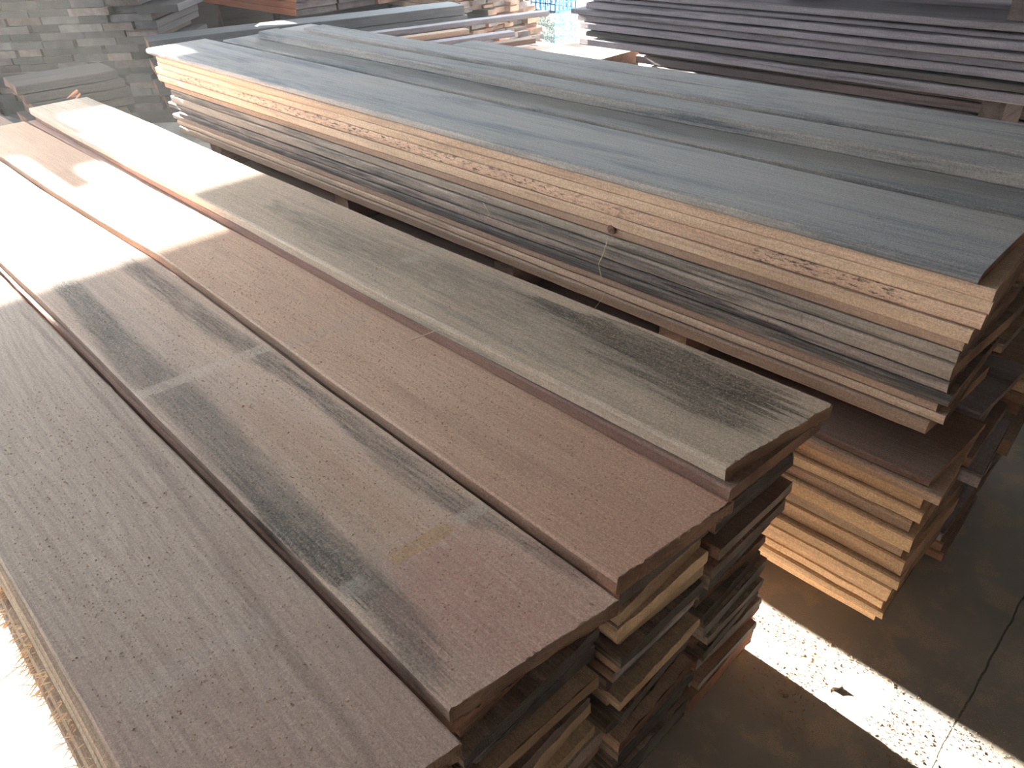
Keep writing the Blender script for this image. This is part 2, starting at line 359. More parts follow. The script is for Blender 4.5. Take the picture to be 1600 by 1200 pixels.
t.link(t.mix(t.noise(P, .8, 6.0), C(.42, .38, .32), C(.30, .27, .22)), t.b.inputs['Base Color']); t.b.inputs['Roughness'].default_value = .95
me = bpy.data.meshes.new('ground'); me.from_pydata([(-90, -90, -.12), (90, -90, -.12), (90, 90, -.12), (-90, 90, -.12)], [], [(0, 1, 2, 3)])
me.materials.append(t.m); o = link(bpy.data.objects.new('ground', me)); o['kind'] = 'structure'
t = NT('roof_sheet'); t.b.inputs['Base Color'].default_value = C(.16, .17, .18); t.b.inputs['Roughness'].default_value = .7; MR = t.m
ADDED_HATCH = (-5.7, -3.1, -2.3, .7)             # unseen roof opening added to brighten the planks below: x0, x1, y0, y1
bm = bmesh.new()
def slab(lo, hi):
    r = bmesh.ops.create_cube(bm, size=1.0)
    for v in r['verts']: v.co = Vector([(a + b) / 2 + c * (b - a) for a, b, c in zip(lo, hi, v.co)])
slab((-10.2, -3, 3.1), (ADDED_HATCH[0], 6, 3.2)); slab((ADDED_HATCH[1], -3, 3.1), (6, 6, 3.2)); slab((ADDED_HATCH[0], -3, 3.1), (ADDED_HATCH[1], ADDED_HATCH[2], 3.2)); slab((ADDED_HATCH[0], ADDED_HATCH[3], 3.1), (ADDED_HATCH[1], 6, 3.2))
me = bpy.data.meshes.new('ceiling'); bm.to_mesh(me); bm.free(); me.materials.append(MR); link(bpy.data.objects.new('ceiling', me))['kind'] = 'structure'
t = NT('wall_boards'); P = t.tc.outputs['Object']; t.link(t.mix(t.noise(t.scale(P, (8, 8, .6)), 1.0, 4.0), C(.22, .19, .16), C(.12, .10, .09)), t.b.inputs['Base Color']); t.b.inputs['Roughness'].default_value = .9; MW = t.m
# unseen left wall: open band, ragged sill and gaps shaped for the sun patches
bm = bmesh.new()
def cell(y0, y1, z0, z1, x0=-10.05, x1=-9.98):
    r = bmesh.ops.create_cube(bm, size=1.0)
    for v in r['verts']: v.co = Vector(((x0 + x1) / 2 + v.co.x * (x1 - x0), (y0 + y1) / 2 + v.co.y * (y1 - y0), (z0 + z1) / 2 + v.co.z * (z1 - z0)))
LINTEL, y = 2.76, -3.0
while y < 5.99:
    wd = R.choice((.09, .12, .16)); y1 = min(6.0, y + wd)
    ym = (y + y1) / 2
    sill = R.choice((2.30, 2.38, 2.47)) if ym > 1.0 else R.choice((2.40, 2.50, 2.58))
    if ym < .15: sill = 2.1
    if 2.95 < (y + y1) / 2 < 3.32: cell(y, y1, 0, 1.79); cell(y, y1, 1.87, sill)
    elif 2.2 < (y + y1) / 2 < 2.42: cell(y, y1, 0, .06); cell(y, y1, .42, sill)
    else: cell(y, y1, 0, sill)
    cell(y, y1, 2.3 if 1.60 < ym < 3.5 else LINTEL, 3.1); y = y1  # lintel dropped along one stretch to keep the sun out
me = bpy.data.meshes.new('wall_left'); bm.to_mesh(me); bm.free(); me.materials.append(MW)
o = link(bpy.data.objects.new('wall_left', me)); o['kind'] = 'structure'
struct_box('wall_right', (5.9, -3, 0), (6, 6, 3.1), MW)
struct_box('wall_front', (-3.8, -3.1, 0), (6, -3, 3.1), MW)
struct_box('wall_front', (-10.1, -3.1, 0), (-6.5, -3, 3.1), MW)  # unseen; gap between the front pieces sized for daylight on the planks
struct_box('wall_back', (-2.6, 6.0, 0), (6, 6.1, 3.1), MW)  # unseen; closes this side to keep daylight off the right floor

# ---------------------------------------------------------------- stack A: nearest stack, four columns
XR = lambda: R.uniform(-.425, -.40)
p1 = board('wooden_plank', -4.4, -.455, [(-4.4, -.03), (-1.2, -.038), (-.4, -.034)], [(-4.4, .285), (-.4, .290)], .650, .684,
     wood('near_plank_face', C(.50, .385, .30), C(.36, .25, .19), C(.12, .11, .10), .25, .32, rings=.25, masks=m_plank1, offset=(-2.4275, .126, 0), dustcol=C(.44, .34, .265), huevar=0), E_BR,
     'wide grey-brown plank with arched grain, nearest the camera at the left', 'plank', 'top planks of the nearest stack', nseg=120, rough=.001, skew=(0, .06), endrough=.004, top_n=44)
p2r = [(-4.3, .60), (-3.7, .612), (-3.2, .614), (-2.76, .622), (-2.4, .634), (-2.24, .640), (-1.83, .632), (-1.5, .622), (-1.25, .613), (-.9, .609), (-.4, .601)]
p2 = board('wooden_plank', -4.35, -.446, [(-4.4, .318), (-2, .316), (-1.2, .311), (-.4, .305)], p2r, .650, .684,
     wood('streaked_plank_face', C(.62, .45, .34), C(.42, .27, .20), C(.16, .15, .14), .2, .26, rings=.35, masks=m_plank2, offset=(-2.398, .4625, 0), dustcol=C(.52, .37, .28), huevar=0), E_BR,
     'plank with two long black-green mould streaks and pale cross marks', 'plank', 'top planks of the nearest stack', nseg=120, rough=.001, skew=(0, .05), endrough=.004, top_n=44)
p2.location = p2.location
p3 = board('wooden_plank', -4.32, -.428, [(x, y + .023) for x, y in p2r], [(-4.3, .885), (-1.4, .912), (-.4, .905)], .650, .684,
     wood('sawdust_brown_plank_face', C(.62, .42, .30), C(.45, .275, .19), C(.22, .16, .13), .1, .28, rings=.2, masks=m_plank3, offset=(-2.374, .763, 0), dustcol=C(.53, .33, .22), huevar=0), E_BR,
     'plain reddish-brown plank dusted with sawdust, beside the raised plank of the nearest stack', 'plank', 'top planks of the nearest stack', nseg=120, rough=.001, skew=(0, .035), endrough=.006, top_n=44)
p4 = board('wooden_plank', -4.28, -.408, [(-4.36, .915), (-3.5, .903), (-2.2, .900), (-1.35, .888), (-.4, .902)], [(-4.2, 1.19), (-3.5, 1.19), (-2.5, 1.172), (-1.6, 1.172), (-.8, 1.188), (-.4, 1.196)], .714, .746,
     wood('mouldy_plank_face', C(.56, .44, .33), C(.38, .28, .21), C(.17, .16, .145), .45, .25, rings=.25, masks=m_plank4, offset=(-2.344, 1.045, 0), dustcol=C(.62, .46, .34), huevar=0), E_TAN,
     'raised plank with a jagged black mould patch at its near end, nearest stack', 'plank', 'top planks of the nearest stack', nseg=120, rough=.0015, skew=(0, .05), endrough=.006, top_n=44, smooth_left=.004)
# material coordinates must equal world coordinates of each plank
def fix_offset(o):
    nt = o.data.materials[0].node_tree
    for n in nt.nodes:
        if n.type == 'VECT_MATH' and n.operation == 'ADD' and n.inputs[0].is_linked and n.inputs[0].links[0].from_node.type == 'TEX_COORD':
            n.inputs[1].default_value = tuple(o.location)
for o in (p1, p2, p3, p4): fix_offset(o)
board('wooden_board', -4.26, -.402, [(-4.3, .925), (-1.3, .893), (-.4, .890)], [(-4.3, 1.15), (-1, 1.16), (-.4, 1.185)], .684, .714, M['brown'], E_BR,
      'brown board directly under the raised mould-patched plank, nearest stack', 'board', 'boards of the nearest stack', nseg=60, skew=(0, .02))
COLN = ['left-edge column', 'mould-streaked plank column', 'plain brown plank column', 'farthest column']
LO = 0.045
pal = ['brown', 'brown', 'pink', 'mould', 'grey', 'mould', 'tan', 'brown', 'mould', 'pink', 'grey', 'brown', 'mould']
cols = [(-.045, .282), (.316, .592), (.636, .885), (.900, 1.145)]
for c, (a, b) in enumerate(cols):
    top = .650 if c < 3 else .684
    zs = [top]
    while zs[-1] - LO > .05: zs.append(zs[-1] - R.choice((.026, .029, .032, .036, .041)))
    zs[-1] = LO
    for k in range(len(zs) - 1):
        z1, z0 = zs[k], zs[k + 1]
        if z1 - z0 < .012: continue
        key = R.choice(pal)
        if c == 1 and k == 1: key = 'brown'
        if c == 0 and k < 6: key = ('tan', 'cream', 'tan', 'tan', 'pink', 'tan')[k]
        if c == 2 and k in (2, 3): key = 'tan'
        if c in (1, 2) and k in (8, 9): key = 'cream'
        ja, jb = R.uniform(-.012, .010), R.uniform(-.02, .012)
        if c == 0: ja = -.004 - min(k, 3) * .009 + R.uniform(-.003, .003)
        if c == 3: jb = min(.012, R.uniform(-.03, .02))
        topx = (-.455, -.446, -.428, -.408)[c]
        depth = min(1.0, k / 9.0)
        xe = topx - .012 + R.choice((-.024, -.010, -.004, 0, .004, .008)) + depth * .018 * (1 if c < 3 else .3)
        kk = k + (2 if c == 3 else 1)
        g = R.uniform(0, .004)
        dip = [(-4.4, 0), (-.8, 0), (-.40, -R.uniform(0, .006))]
        e = {'tan': R.choice((E_TAN, E_CR)), 'cream': E_CR, 'mould': R.choice((E_DARK, E_BLK)), 'grey': R.choice((E_GRY, E_MIX))}.get(key, R.choice((E_BR, E_RED, E_MIX, E_GRY)))
        board('wooden_board', (-4.85 if (c == 2 and k == 0) else -4.35 + R.uniform(-.06, .08)), xe, a + ja, min(b + jb, (cols[c + 1][0] - .016) if c < 3 else 9), z0, z1 - g, M[key], e,
              f'{TONE[key]} board, {ORD[kk]} layer of the {COLN[c]}, nearest stack', 'board', 'boards of the nearest stack',
              nseg=40, rough=.002, skew=(0, R.uniform(-.012, .022)), endrough=.004, zb=dip, top_n=12)
for bx_, x in enumerate((-3.9, -2.9, -1.9, -.95, -.62)):
    board('wooden_bearer', 0, 1.12, -.04, .04, 0, .045, M['brown'], E_BR, f'bearer on the floor under the nearest stack, {ORDN[4 - bx_]} from its near end', 'bearer', 'bearers under the nearest stack', rot=(math.pi / 2, 0, 0), nseg=4).location = (x, .56, 0)

# ---------------------------------------------------------------- stack B over stack C
keysB = ['tan', 'tan', 'tan', 'spot', 'tan', 'pink', 'grey', 'grey', 'mould', 'mould', 'pink', 'tan', 'pink']
xeB = [-.252, -.232, -.230, -.232, -.240, -.238, -.241, -.233, -.246, -.232, -.243, -.234, -.240]
zB = [1.006, .980, .955, .930, .900, .872, .846, .820, .785, .757, .731, .707, .685, .6525]
xlB = [-3.74, -3.65, -3.65, -3.69, -3.68, -3.64, -3.59, -3.60, -3.66, -3.55, -3.65, -3.62, -3.60]
tagB = [('the front column', 1.345, 1.638), ('the middle column', 1.654, 1.93), ('the far column', 1.945, 2.16)]
for c, (cn, a, b) in enumerate(tagB):
    for k in range(13):
        key = keysB[k] if c == 0 else R.choice(['grey', 'brown', 'tan', 'mould', 'pink', 'grey'])
        if k == 0: key = 'topblue'
        mat = M[key]
        z1, z0 = zB[k], zB[k + 1]; xe = xeB[k] if c == 0 else R.uniform(-.29, -.22); xl = xlB[k] if c == 0 else R.uniform(-3.7, -3.6)
        if c == 1 and k == 0: xl = -3.60
        nm = 'wooden_plank' if k == 0 else 'wooden_board'
        lab = (f'{TONE[key]} board, {ORD[k]} layer of {cn}, middle stack' if k else
               ['wide weathered top plank of the middle stack with a rounded tan front edge', 'weathered top plank of the middle stack, second from its front edge', 'weathered top plank of the middle stack beneath the raised narrow planks'][c])
        fy = a + (R.uniform(-.004, .006) if (c == 0 and k) else 0)
        if k == 10 and c == 0: fy = 1.350
        board(nm, xl, xe, fy, b + (R.uniform(-.01, 0) if k else 0), z0, z1 - R.choice((.0005, .001, .002, .004)), mat, E_MIX if c else E_BR, lab, 'plank' if k == 0 else 'board', 'boards of the middle stack',
              nseg=80 if c == 0 else 30, rough=.0022, skew=(0, R.uniform(-.02, .02)), endrough=.005, smooth_left=.008 if (k == 0 and c == 0) else 0)
# raised narrow planks on top of it
board('wooden_plank', -3.46, -.18, [(-3.5, 1.765), (-2.5, 1.778), (-1.3, 1.775), (-.18, 1.80)], [(-3.5, 1.868), (-1.4, 1.882), (-.18, 1.905)], 1.006, 1.040, M['topblue'], E_MIX,
      'narrow pale plank lying raised along the middle stack, the nearer of the pair', 'plank', 'narrow planks laid on top of the middle stack', nseg=80, rough=.003, smooth_left=.006)
board('wooden_plank', -3.31, -.16, [(-3.5, 1.925), (-2.7, 1.899), (-1.4, 1.899), (-.18, 1.922)], [(-3.5, 2.03), (-1.4, 2.025), (-.18, 2.065)], 1.006, 1.047, M['topblue'], E_MIX,
      'narrow pale plank lying raised along the middle stack, the farther of the pair', 'plank', 'narrow planks laid on top of the middle stack', nseg=80, rough=.003, smooth_left=.004)
mk = ['topblue', 'brown', 'violet', 'brown', 'violet', 'grey', 'brown', 'violet', 'brown', 'grey']
for k in range(10):
    board('wooden_board', -2.57 + (0 if k < 2 else .05) + R.uniform(-.02, .02), -.2, 2.185, 2.315, 1.008 - (k + 1) * .0355, 1.008 - k * .0355 - .002, M[mk[k]], E_MIX,
          (f'narrow {TONE[mk[k]]} board, {ORD[k]} in the slim pile behind the middle stack'), 'board', 'boards of the slim pile behind the middle stack', nseg=40, rough=.002)
for bx_, x in enumerate((-3.3, -2.3, -1.45, -.85)):
    board('wooden_bearer', 0, .97, -.04, .04, .549, .6525, M['brown'], E_BR, f'bearer between the middle stack and the lower one, {ORDN[3 - bx_]} from the near end', 'bearer', 'bearers between the middle stack and the one below it', rot=(math.pi / 2, 0, 0), nseg=4).location = (x, 1.845, .549)
zC = [.549, .526, .502, .462, .430, .396, .352, .318, .268, .232, .182, .152, .120, .09]
keysC = ['bouncelit', 'pink', 'bouncelit', 'bouncelit', 'tan', 'bouncelit', 'tan', 'bouncelit', 'bouncelit', 'bouncelit', 'bouncelit', 'bouncelit', 'bouncelit']
xeC = [-.204, -.192, -.222, -.210, -.222, -.205, -.207, -.196, -.206, -.203, -.211, -.209, -.223]
for c, (a, b) in enumerate([(1.352, 1.645), (1.655, 1.94), (1.95, 2.24)]):
    cn = ['nearest column', 'middle column', 'far column'][c]
    for k in range(13):
        key = keysC[k] if c == 0 else R.choice(['grey', 'brown', 'tan', 'violet', 'pink', 'brown'])
        if k == 0: key = ['brown', 'violet', 'brown'][c]
        xe = xeC[k] if c == 0 else R.uniform(-.24, -.17)
        board('wooden_board', -3.5 + R.uniform(-.1, .1), xe, a + (R.uniform(-.008, .008) if c == 0 else 0), b, zC[k + 1], zC[k] - R.choice((.001, .002, .005)), M[key], E_BR if c == 0 else E_MIX,
              f'{TONE[key]} board, {ORD[k]} layer of the {cn}, lower stack beneath the middle one', 'board', 'boards of the lower stack', nseg=60 if c == 0 else 24, rough=.0025, skew=(0, R.uniform(-.02, .02)), endrough=.005)
for bx_, x in enumerate((-3.2, -2.2, -1.2, -.6)):
    board('wooden_bearer', 0, .86, -.04, .04, 0, .09, M['brown'], E_BR, f'bearer on the floor under the lower stack, {ORDN[3 - bx_]} from its near end', 'bearer', 'bearers under the lower stack', rot=(math.pi / 2, 0, 0), nseg=4).location = (x, 1.83, 0)

# ---------------------------------------------------------------- stack D: big dark stack at the upper right
GD = 'boards of the big dark stack at the upper right'
def dstack(zs, y0, x0, x1, wd, name, seedkey):
    for k in range(len(zs) - 1):
        key = R.choice(['violet', 'violet', 'dull', 'violet'])
        j = R.choice((-.012, -.006, 0, .008, .022))
        board('wooden_board', x0 + R.uniform(-.08, .12), x1 + R.uniform(-.03, .05), y0 + j, y0 + wd, zs[k + 1], zs[k] - R.choice((.002, .006, .010)), M[key], E_DARK,
              f'{TONE[key]} long board, {ORD[k]} layer of {name}', 'board', GD, nseg=40, rough=.004)
dstack([1.045, 1.012, .982, .945, .910, .872, .832, .795, .748], 3.60, -3.12, -.55, .62, 'the main tier, big dark upper-right stack', 1)
dstack([1.40, 1.34, 1.29, 1.235, 1.185, 1.125], 3.62, -3.1, -.6, .6, 'the highest tier, big dark upper-right stack', 2)
dstack([.748, .70, .65, .60, .55, .49, .43, .36], 3.98, -2.95, -.5, .3, 'the added recessed lowest tier, big dark upper-right stack', 3)  # tier added behind the gap so that it stays dark
board('wooden_beam', -3.5, -3.02, 3.68, 4.1, .58, .655, M['cream'], E_TAN, 'short sunlit pale beam sticking out at the left foot of the big dark stack', 'beam', None, nseg=6)
board('wooden_beam', -3.5, -3.02, 3.68, 4.1, .36, .578, M['violet'], E_DARK, 'dark block under the short sunlit pale beam', 'beam', None, nseg=6)
for z0, z1, w_ in ((0, .748, 'under its main tier'), (1.045, 1.125, 'under its highest tier'), (0, .36, 'on the floor')):
  if w_ != 'on the floor':
    for bx_, x in enumerate((-2.75, -1.9, -.86)):
        hf = .28 if bx_ == 2 else .17
        if z0 == 0:
            if bx_ < 2: continue
            hf = .155
        board('wooden_bearer', -hf, hf, -.045, .045, z0, z1, M['violet'], E_DARK, f'dark bearer of the big dark stack, {w_}, {ORDN[2 - bx_]} from the right', 'bearer', 'bearers of the big dark stack ' + w_, nseg=4).location = (x, (3.975 if z0 == 0 else 4.2) - hf, z0)
        S.collection.objects[-1].rotation_euler.z = math.pi / 2
  else:
    for x in (-2.7, -1.7, -.9):
        board('wooden_bearer', -.14, .14, -.045, .045, z0, z1, M['violet'], E_DARK, f'block on the floor under the added tier of the big dark stack, at its {"left" if x < -2 else "middle" if x < -1 else "right"}', 'bearer', 'blocks of the big dark stack', nseg=4).location = (x, 4.13, z0)
        S.collection.objects[-1].rotation_euler.z = math.pi / 2
    for x in (-3.4, -3.1):
        board('wooden_bearer', -.25, .25, -.045, .045, z0, z1, M['violet'], E_DARK, f'block on the floor under the short pale beam, {"left" if x < -3.2 else "right"} one', 'bearer', 'blocks of the big dark stack', nseg=4).location = (x, 3.95, z0)
        S.collection.objects[-1].rotation_euler.z = math.pi / 2

# ---------------------------------------------------------------- background: stack F (charcoal), G (orange), I (board ends), H (loose), E (splintered), J (wall of ends)
ANG = math.atan2(.71, 2.41)             # their long axis leans from +Y towards +X
def along(name, cx, cy, ln, wd, z0, z1, ang, mat, end, label, group, cat='board', **kw):
    o = board(name, -ln / 2, ln / 2, -wd / 2, wd / 2, z0, z1, mat, end, label, cat, group, **kw)
    o.location = (cx, cy, z0); o.rotation_euler.z = ang; return o
af = math.pi / 2 - ANG
fx, fy_ = math.cos(af), math.sin(af)
for k in range(7):
    z1 = .70 - k * .075; key = 'char'
    along('wooden_beam', -5.62 - .10 + R.uniform(-.015, .015), 3.42 + R.uniform(-.03, .03), 2.52, .30, z1 - .075, z1 - (.004 if k else 0), af, M['char'], E_TAN if k < 3 else E_BR,
          f'long charcoal grey beam, {ORD[k]} layer of the low dark pile behind the middle stack', 'beams of the low dark pile', 'beam', nseg=24, rough=.004)
for s in (-.9, .9):
    along('wooden_bearer', -5.72 + fx * s, 3.42 + fy_ * s, .3, .10, 0, .175, af + math.pi / 2, M['dull'], E_DARK, f'bearer on the floor under the low dark pile, {"left" if s < 0 else "right"} one', 'bearers of the low dark pile', 'bearer', nseg=3)
# G
for r in range(3):
    for k in range(9):
        z0 = .60 + k * .06
        if r == 1 and k == 8: continue
        along('wooden_board', -6.64 - 1.5 + R.uniform(-.03, .03), 3.81 + .22 + r * .45, 3.0, .43, z0, z0 + .056, 0.0, M['orange' if r != 1 or R.random() < .2 else 'dull'], E_TAN if r == 2 else E_DARK,
              f'{["nearest", "middle", "farthest"][r]} board in the {ORD[8 - k]} layer of the orange-sided stack behind the beams', 'boards of the orange-sided stack', nseg=8, rough=.003)
for bx_, x in enumerate((-7.0, -8.2, -9.2)):
    board('wooden_bearer', -.66, .66, -.06, .06, 0, .60, M['dull'], E_DARK, f'tall dark block under the orange-sided stack, {ORDN[bx_]} from its near end', 'bearer', 'blocks under the orange-sided stack', nseg=3).location = (x, 4.45, 0)
    S.collection.objects[-1].rotation_euler.z = math.pi / 2
# I : stack of board ends beyond
y = 5.05; ci = 0; col_i = 0
zI = [.0]
while zI[-1] < .86: zI.append(zI[-1] + R.choice((.045, .05, .06)))
while y < 6.0:
    wd = R.choice((.13, .16, .19))
    for k in range(len(zI) - 1):
        if R.random() < .06: continue
        key = R.choice(['tan', 'dull', 'brown', 'pink', 'orange'])
        ci += 1
        o = board('far_stack_board', -7.2, -5.8 + R.uniform(-.08, .05), y, y + wd - .012, zI[k], zI[k + 1] - R.choice((.003, .012, .02)), M[key], R.choice([E_TAN, E_BR, E_DARK, E_MIX]),  # plain boards, like those of the other stacks
              f'{TONE[key]} board end, {ORDN[k]} from the floor in upright row {ORDN[col_i]} of mixed far stack', 'board', 'board ends of the mixed brown stack beyond the loose boards', nseg=4, rough=.003)
    y += wd; col_i += 1
# H : loose boards running away to the right
hb = [(-5.15, 3.55, -4.72, 5.06, .64, .10, 'violet'), (-5.03, 3.50, -4.83, 4.25, .60, .09, 'pink'),
      (-4.98, 3.3, -4.62, 4.55, .56, .10, 'violet'), (-4.84, 3.25, -4.46, 4.62, .515, .10, 'brown'),
      (-4.72, 3.15, -4.35, 4.50, .47, .12, 'orange'), (-4.58, 3.1, -4.22, 4.45, .425, .12, 'orange'),
      (-5.0, 3.4, -4.48, 5.2, .38, .30, 'brown'), (-4.75, 3.2, -4.25, 4.9, .34, .45, 'grey'), (-4.9, 3.3, -4.3, 5.3, .30, .5, 'brown')]
LH = ['uppermost and farthest-reaching', 'short pinkish', 'second long dark', 'slim brown', 'bright orange', 'lower orange', 'wide brown', 'wide grey', 'lowest wide']
for i, (xa, ya, xb, yb, zt, wd, key) in enumerate(hb):
    ln = math.hypot(xb - xa, yb - ya); an = math.atan2(yb - ya, xb - xa)
    along('wooden_board', (xa + xb) / 2, (ya + yb) / 2, ln, wd, zt - .038, zt, an, M[key], E_TAN, f'{LH[i]} board in the loose pile beside the dark beams', 'loose boards behind the middle stack', nseg=16, rough=.004)
for (x, y_, zz) in ((-4.75, 3.6, .262), (-4.45, 4.7, .262)):
    along('wooden_bearer', x, y_, .7, .12, 0, zz, .3, M['dull'], E_DARK, f'block on the floor under the loose boards, {"nearer" if y_ < 4 else "farther"} one', 'blocks under the loose boards', 'bearer', nseg=3)
# K : small pale pile
for k in range(6):
    for q in range(2):
        board('wooden_offcut', -.22, .22, -.07, .07, 0, .05, M[R.choice(['cream', 'tan', 'grey'])], R.choice([E_TAN, E_MIX]), f'{["left", "right"][q]} offcut in the {ORD[5 - k]} layer of the little pale pile beside the blue-white bales', 'offcut', 'offcuts of the little pale pile', nseg=3, rough=.003).location = (-5.05 + R.uniform(-.03, .03), 5.15 + q * .17, .0 + k * .052)
# E : small stack with a splintered end in front of the wall of ends
for k in range(11):
    z1 = .62 - k * .055; key = R.choice(['dull', 'back', 'dull', 'dull'])
    o = board('wooden_board', 0, .62 + R.uniform(-.02, .02), -.2, .2, z1 - .052, z1, M[key], E_BR, f'{TONE[key]} board, {ORD[k]} layer of the small dim stack with the splintered end', 'board', 'boards of the small dim stack', nseg=10, rough=.006, endrough=.03)
    o.location = (-5.76 + R.uniform(-.02, .02), 1.50 + R.uniform(-.03, .04), z1 - .052); o.rotation_euler.z = math.pi / 2 - .08
bm = bmesh.new()
for i in range(26):
    a = Vector((R.uniform(-.16, .16), 0, R.uniform(-.16, .03))); dr = Vector((R.uniform(-.5, .5), -1, R.uniform(-.9, .1))).normalized() * R.uniform(.05, .16)
    s = R.uniform(.006, .016); n_ = [bm.verts.new(a + Vector(q)) for q in ((s, 0, 0), (-s, 0, s * .4), (0, 0, -s))]; tp = bm.verts.new(a + dr)
    for p, q in ((0, 1), (1, 2), (2, 0)): bm.faces.new((n_[p], n_[q], tp))
    bm.faces.new(n_[::-1])
me = bpy.data.meshes.new('splinter_bundle'); bm.to_mesh(me); bm.free(); me.materials.append(M['orange'])
o = link(bpy.data.objects.new('splinter_bundle', me)); o.location = (-5.68, 1.50, .52); tag(o, 'bundle of torn orange splinters at the near end of the small dim stack', 'splinters')
bm = bmesh.new(); bmesh.ops.create_icosphere(bm, subdivisions=4, radius=1.0)
for v in bm.verts:
    n_ = v.co.normalized(); f_ = 1 + .22 * mnoise.noise(n_ * 1.7) + .07 * mnoise.noise(n_ * 5)
    v.co = Vector((n_.x * .20 * f_, n_.y * .30 * f_, max(0, (n_.z + .75)) * .27 * f_))
me = bpy.data.meshes.new('slumped_sack'); bm.to_mesh(me); bm.free(); me.materials.append(M['char'])
for p_ in me.polygons: p_.use_smooth = True
o = link(bpy.data.objects.new('slumped_sack', me)); o.location = (-5.62, 1.02, .0); tag(o, 'dark slumped sack on the floor left of the small dim stack', 'sack')
# J : wall of board ends facing the camera
cy_, sy_ = cf.xy.normalized()
jr = Vector((-(-sy_), -cy_))            # rightwards in plan
jr = Vector((sy_, -cy_)) if Vector((sy_, -cy_)).dot(cr.xy) > 0 else Vector((-sy_, cy_))
jf = Vector((cy_, sy_)); aj = math.atan2(jf.y, jf.x)
proto = []
for v in range(5):
    me, og = board_mesh('board_end', 0, .95, -.5, .5, 0, .052, nseg=3, rough=.0, endrough=.002, seed=400 + v, bevel=.004, top_n=2)
    proto.append((me, v))
def jblock(tx, wd, z0, dep, key, endm, lab, grp):
    me, _ = board_mesh('wooden_board', 0, .95, -wd / 2, wd / 2, 0, .052, nseg=3, rough=.002, endrough=.004, seed=R.randint(0, 999), bevel=.004, top_n=2, origin=Vector((0, 0, 0)))
    me.materials.append(M[key]); me.materials.append(endm)
    o = link(bpy.data.objects.new('tall_stack_board', me)); p = jf * (6.28 + dep) + jr * tx  # one ordinary board of the tall stack, seen end on
    o.location = (p.x, p.y, z0); o.rotation_euler.z = aj; tag(o, lab, 'board', grp)
for row in range(26):
    bi = 0; z0 = .12 + row * .0545; tx = -5.0 + R.uniform(0, .2)
    while tx < -2.72:
        wd = R.uniform(.17, .34)
        bi += 1
        if not (row > 22 and R.random() < .5) and not (2 < row < 14 and abs(tx + wd / 2 + 4.62) < .10):
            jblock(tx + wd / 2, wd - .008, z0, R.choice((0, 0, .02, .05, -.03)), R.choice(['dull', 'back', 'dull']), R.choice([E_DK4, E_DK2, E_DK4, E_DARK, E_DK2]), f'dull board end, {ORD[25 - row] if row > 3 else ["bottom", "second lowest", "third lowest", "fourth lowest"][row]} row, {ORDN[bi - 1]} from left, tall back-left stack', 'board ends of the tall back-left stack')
        tx += wd
for q in range(3):
    board('wooden_bearer', -1.15, 1.15, -.06, .06, 0, .12, M['dull'], E_DARK, f'dark bearer under the tall back-left stack, {ORDN[q]} from the camera', 'bearer', 'bearers under the tall back-left stack', nseg=3).location = tuple(jf * (6.4 + q * .35) + jr * -3.85) + (0,)
    S.collection.objects[-1].rotation_euler.z = math.atan2(jr.y, jr.x)

# ---------------------------------------------------------------- blue-white bales outside
t = NT('speckled_blue_white'); P = t.tc.outputs['Object']
n = t.noise(P, 55.0, 3.0, .7)
t.link(t.mix(t.ramp(n, .45, .58), C(.50, .66, .70), C(.02, .22, .36)), t.b.inputs['Base Color']); t.b.inputs['Roughness'].default_value = .4
t.link(t.bump(n, .01, .8), t.b.inputs['Normal']); MBL = t.m
for k in range(4):
    bm = bmesh.new(); bmesh.ops.create_cube(bm, size=1.0)
    bmesh.ops.subdivide_edges(bm, edges=bm.edges, cuts=5, use_grid_fill=True)
    for v in bm.verts:
        r_ = max(abs(v.co.x), abs(v.co.y)); v.co.x *= 1 - .25 * (abs(v.co.z) * 2) ** 4 * .4; v.co.y *= 1 - .25 * (abs(v.co.z) * 2) ** 4 * .4
        v.co += Vector((mnoise.noise(v.co * 7 + Vector((k, 0, 0))), mnoise.noise(v.co * 7 + Vector((0, k, 5))), 0)) * .04
        v.co = Vector((v.co.x * .36, v.co.y * .36, v.co.z * .125))
    me = bpy.data.meshes.new('wrapped_bale'); bm.to_mesh(me); bm.free(); me.materials.append(MBL)
    o = link(bpy.data.objects.new('wrapped_bale', me)); o.location = (-6.0, 6.55, -.12 + .0625 + k * .125)
    tag(o, f'blue-white speckled bale in the bright gap, {ORD[3 - k]} of the column', 'bale', 'speckled bales in the bright gap')
t = NT('blue_crate'); t.b.inputs['Base Color'].default_value = C(.03, .20, .42); MCR = t.m
bm = bmesh.new()
def bx(lo, hi):
    r = bmesh.ops.create_cube(bm, size=1.0)
    for v in r['verts']: v.co = Vector([(a + b) / 2 + c * (b - a) for a, b, c in zip(lo, hi, v.co)])
for i in range(6):
    for yy in (-.17, .16): bx((-.18 + i * .07, yy, 0), (-.165 + i * .07, yy + .01, .16))
    for xx in (-.18, .17): bx((xx, -.17 + i * .065, 0), (xx + .01, -.155 + i * .065, .16))
for z in (0, .07, .145):
    bx((-.18, -.17, z), (.18, -.158, z + .015)); bx((-.18, .16, z), (.18, .17, z + .015)); bx((-.18, -.17, z), (-.168, .17, z + .015)); bx((.17, -.17, z), (.182, .17, z + .015))
bx((-.18, -.17, 0), (.18, .17, .01))
me = bpy.data.meshes.new('plastic_crate'); bm.to_mesh(me); bm.free(); me.materials.append(MCR)
o = link(bpy.data.objects.new('plastic_crate', me)); o.location = (-6.0, 6.55, .38); tag(o, 'blue lattice crate standing on the speckled bales', 'crate')

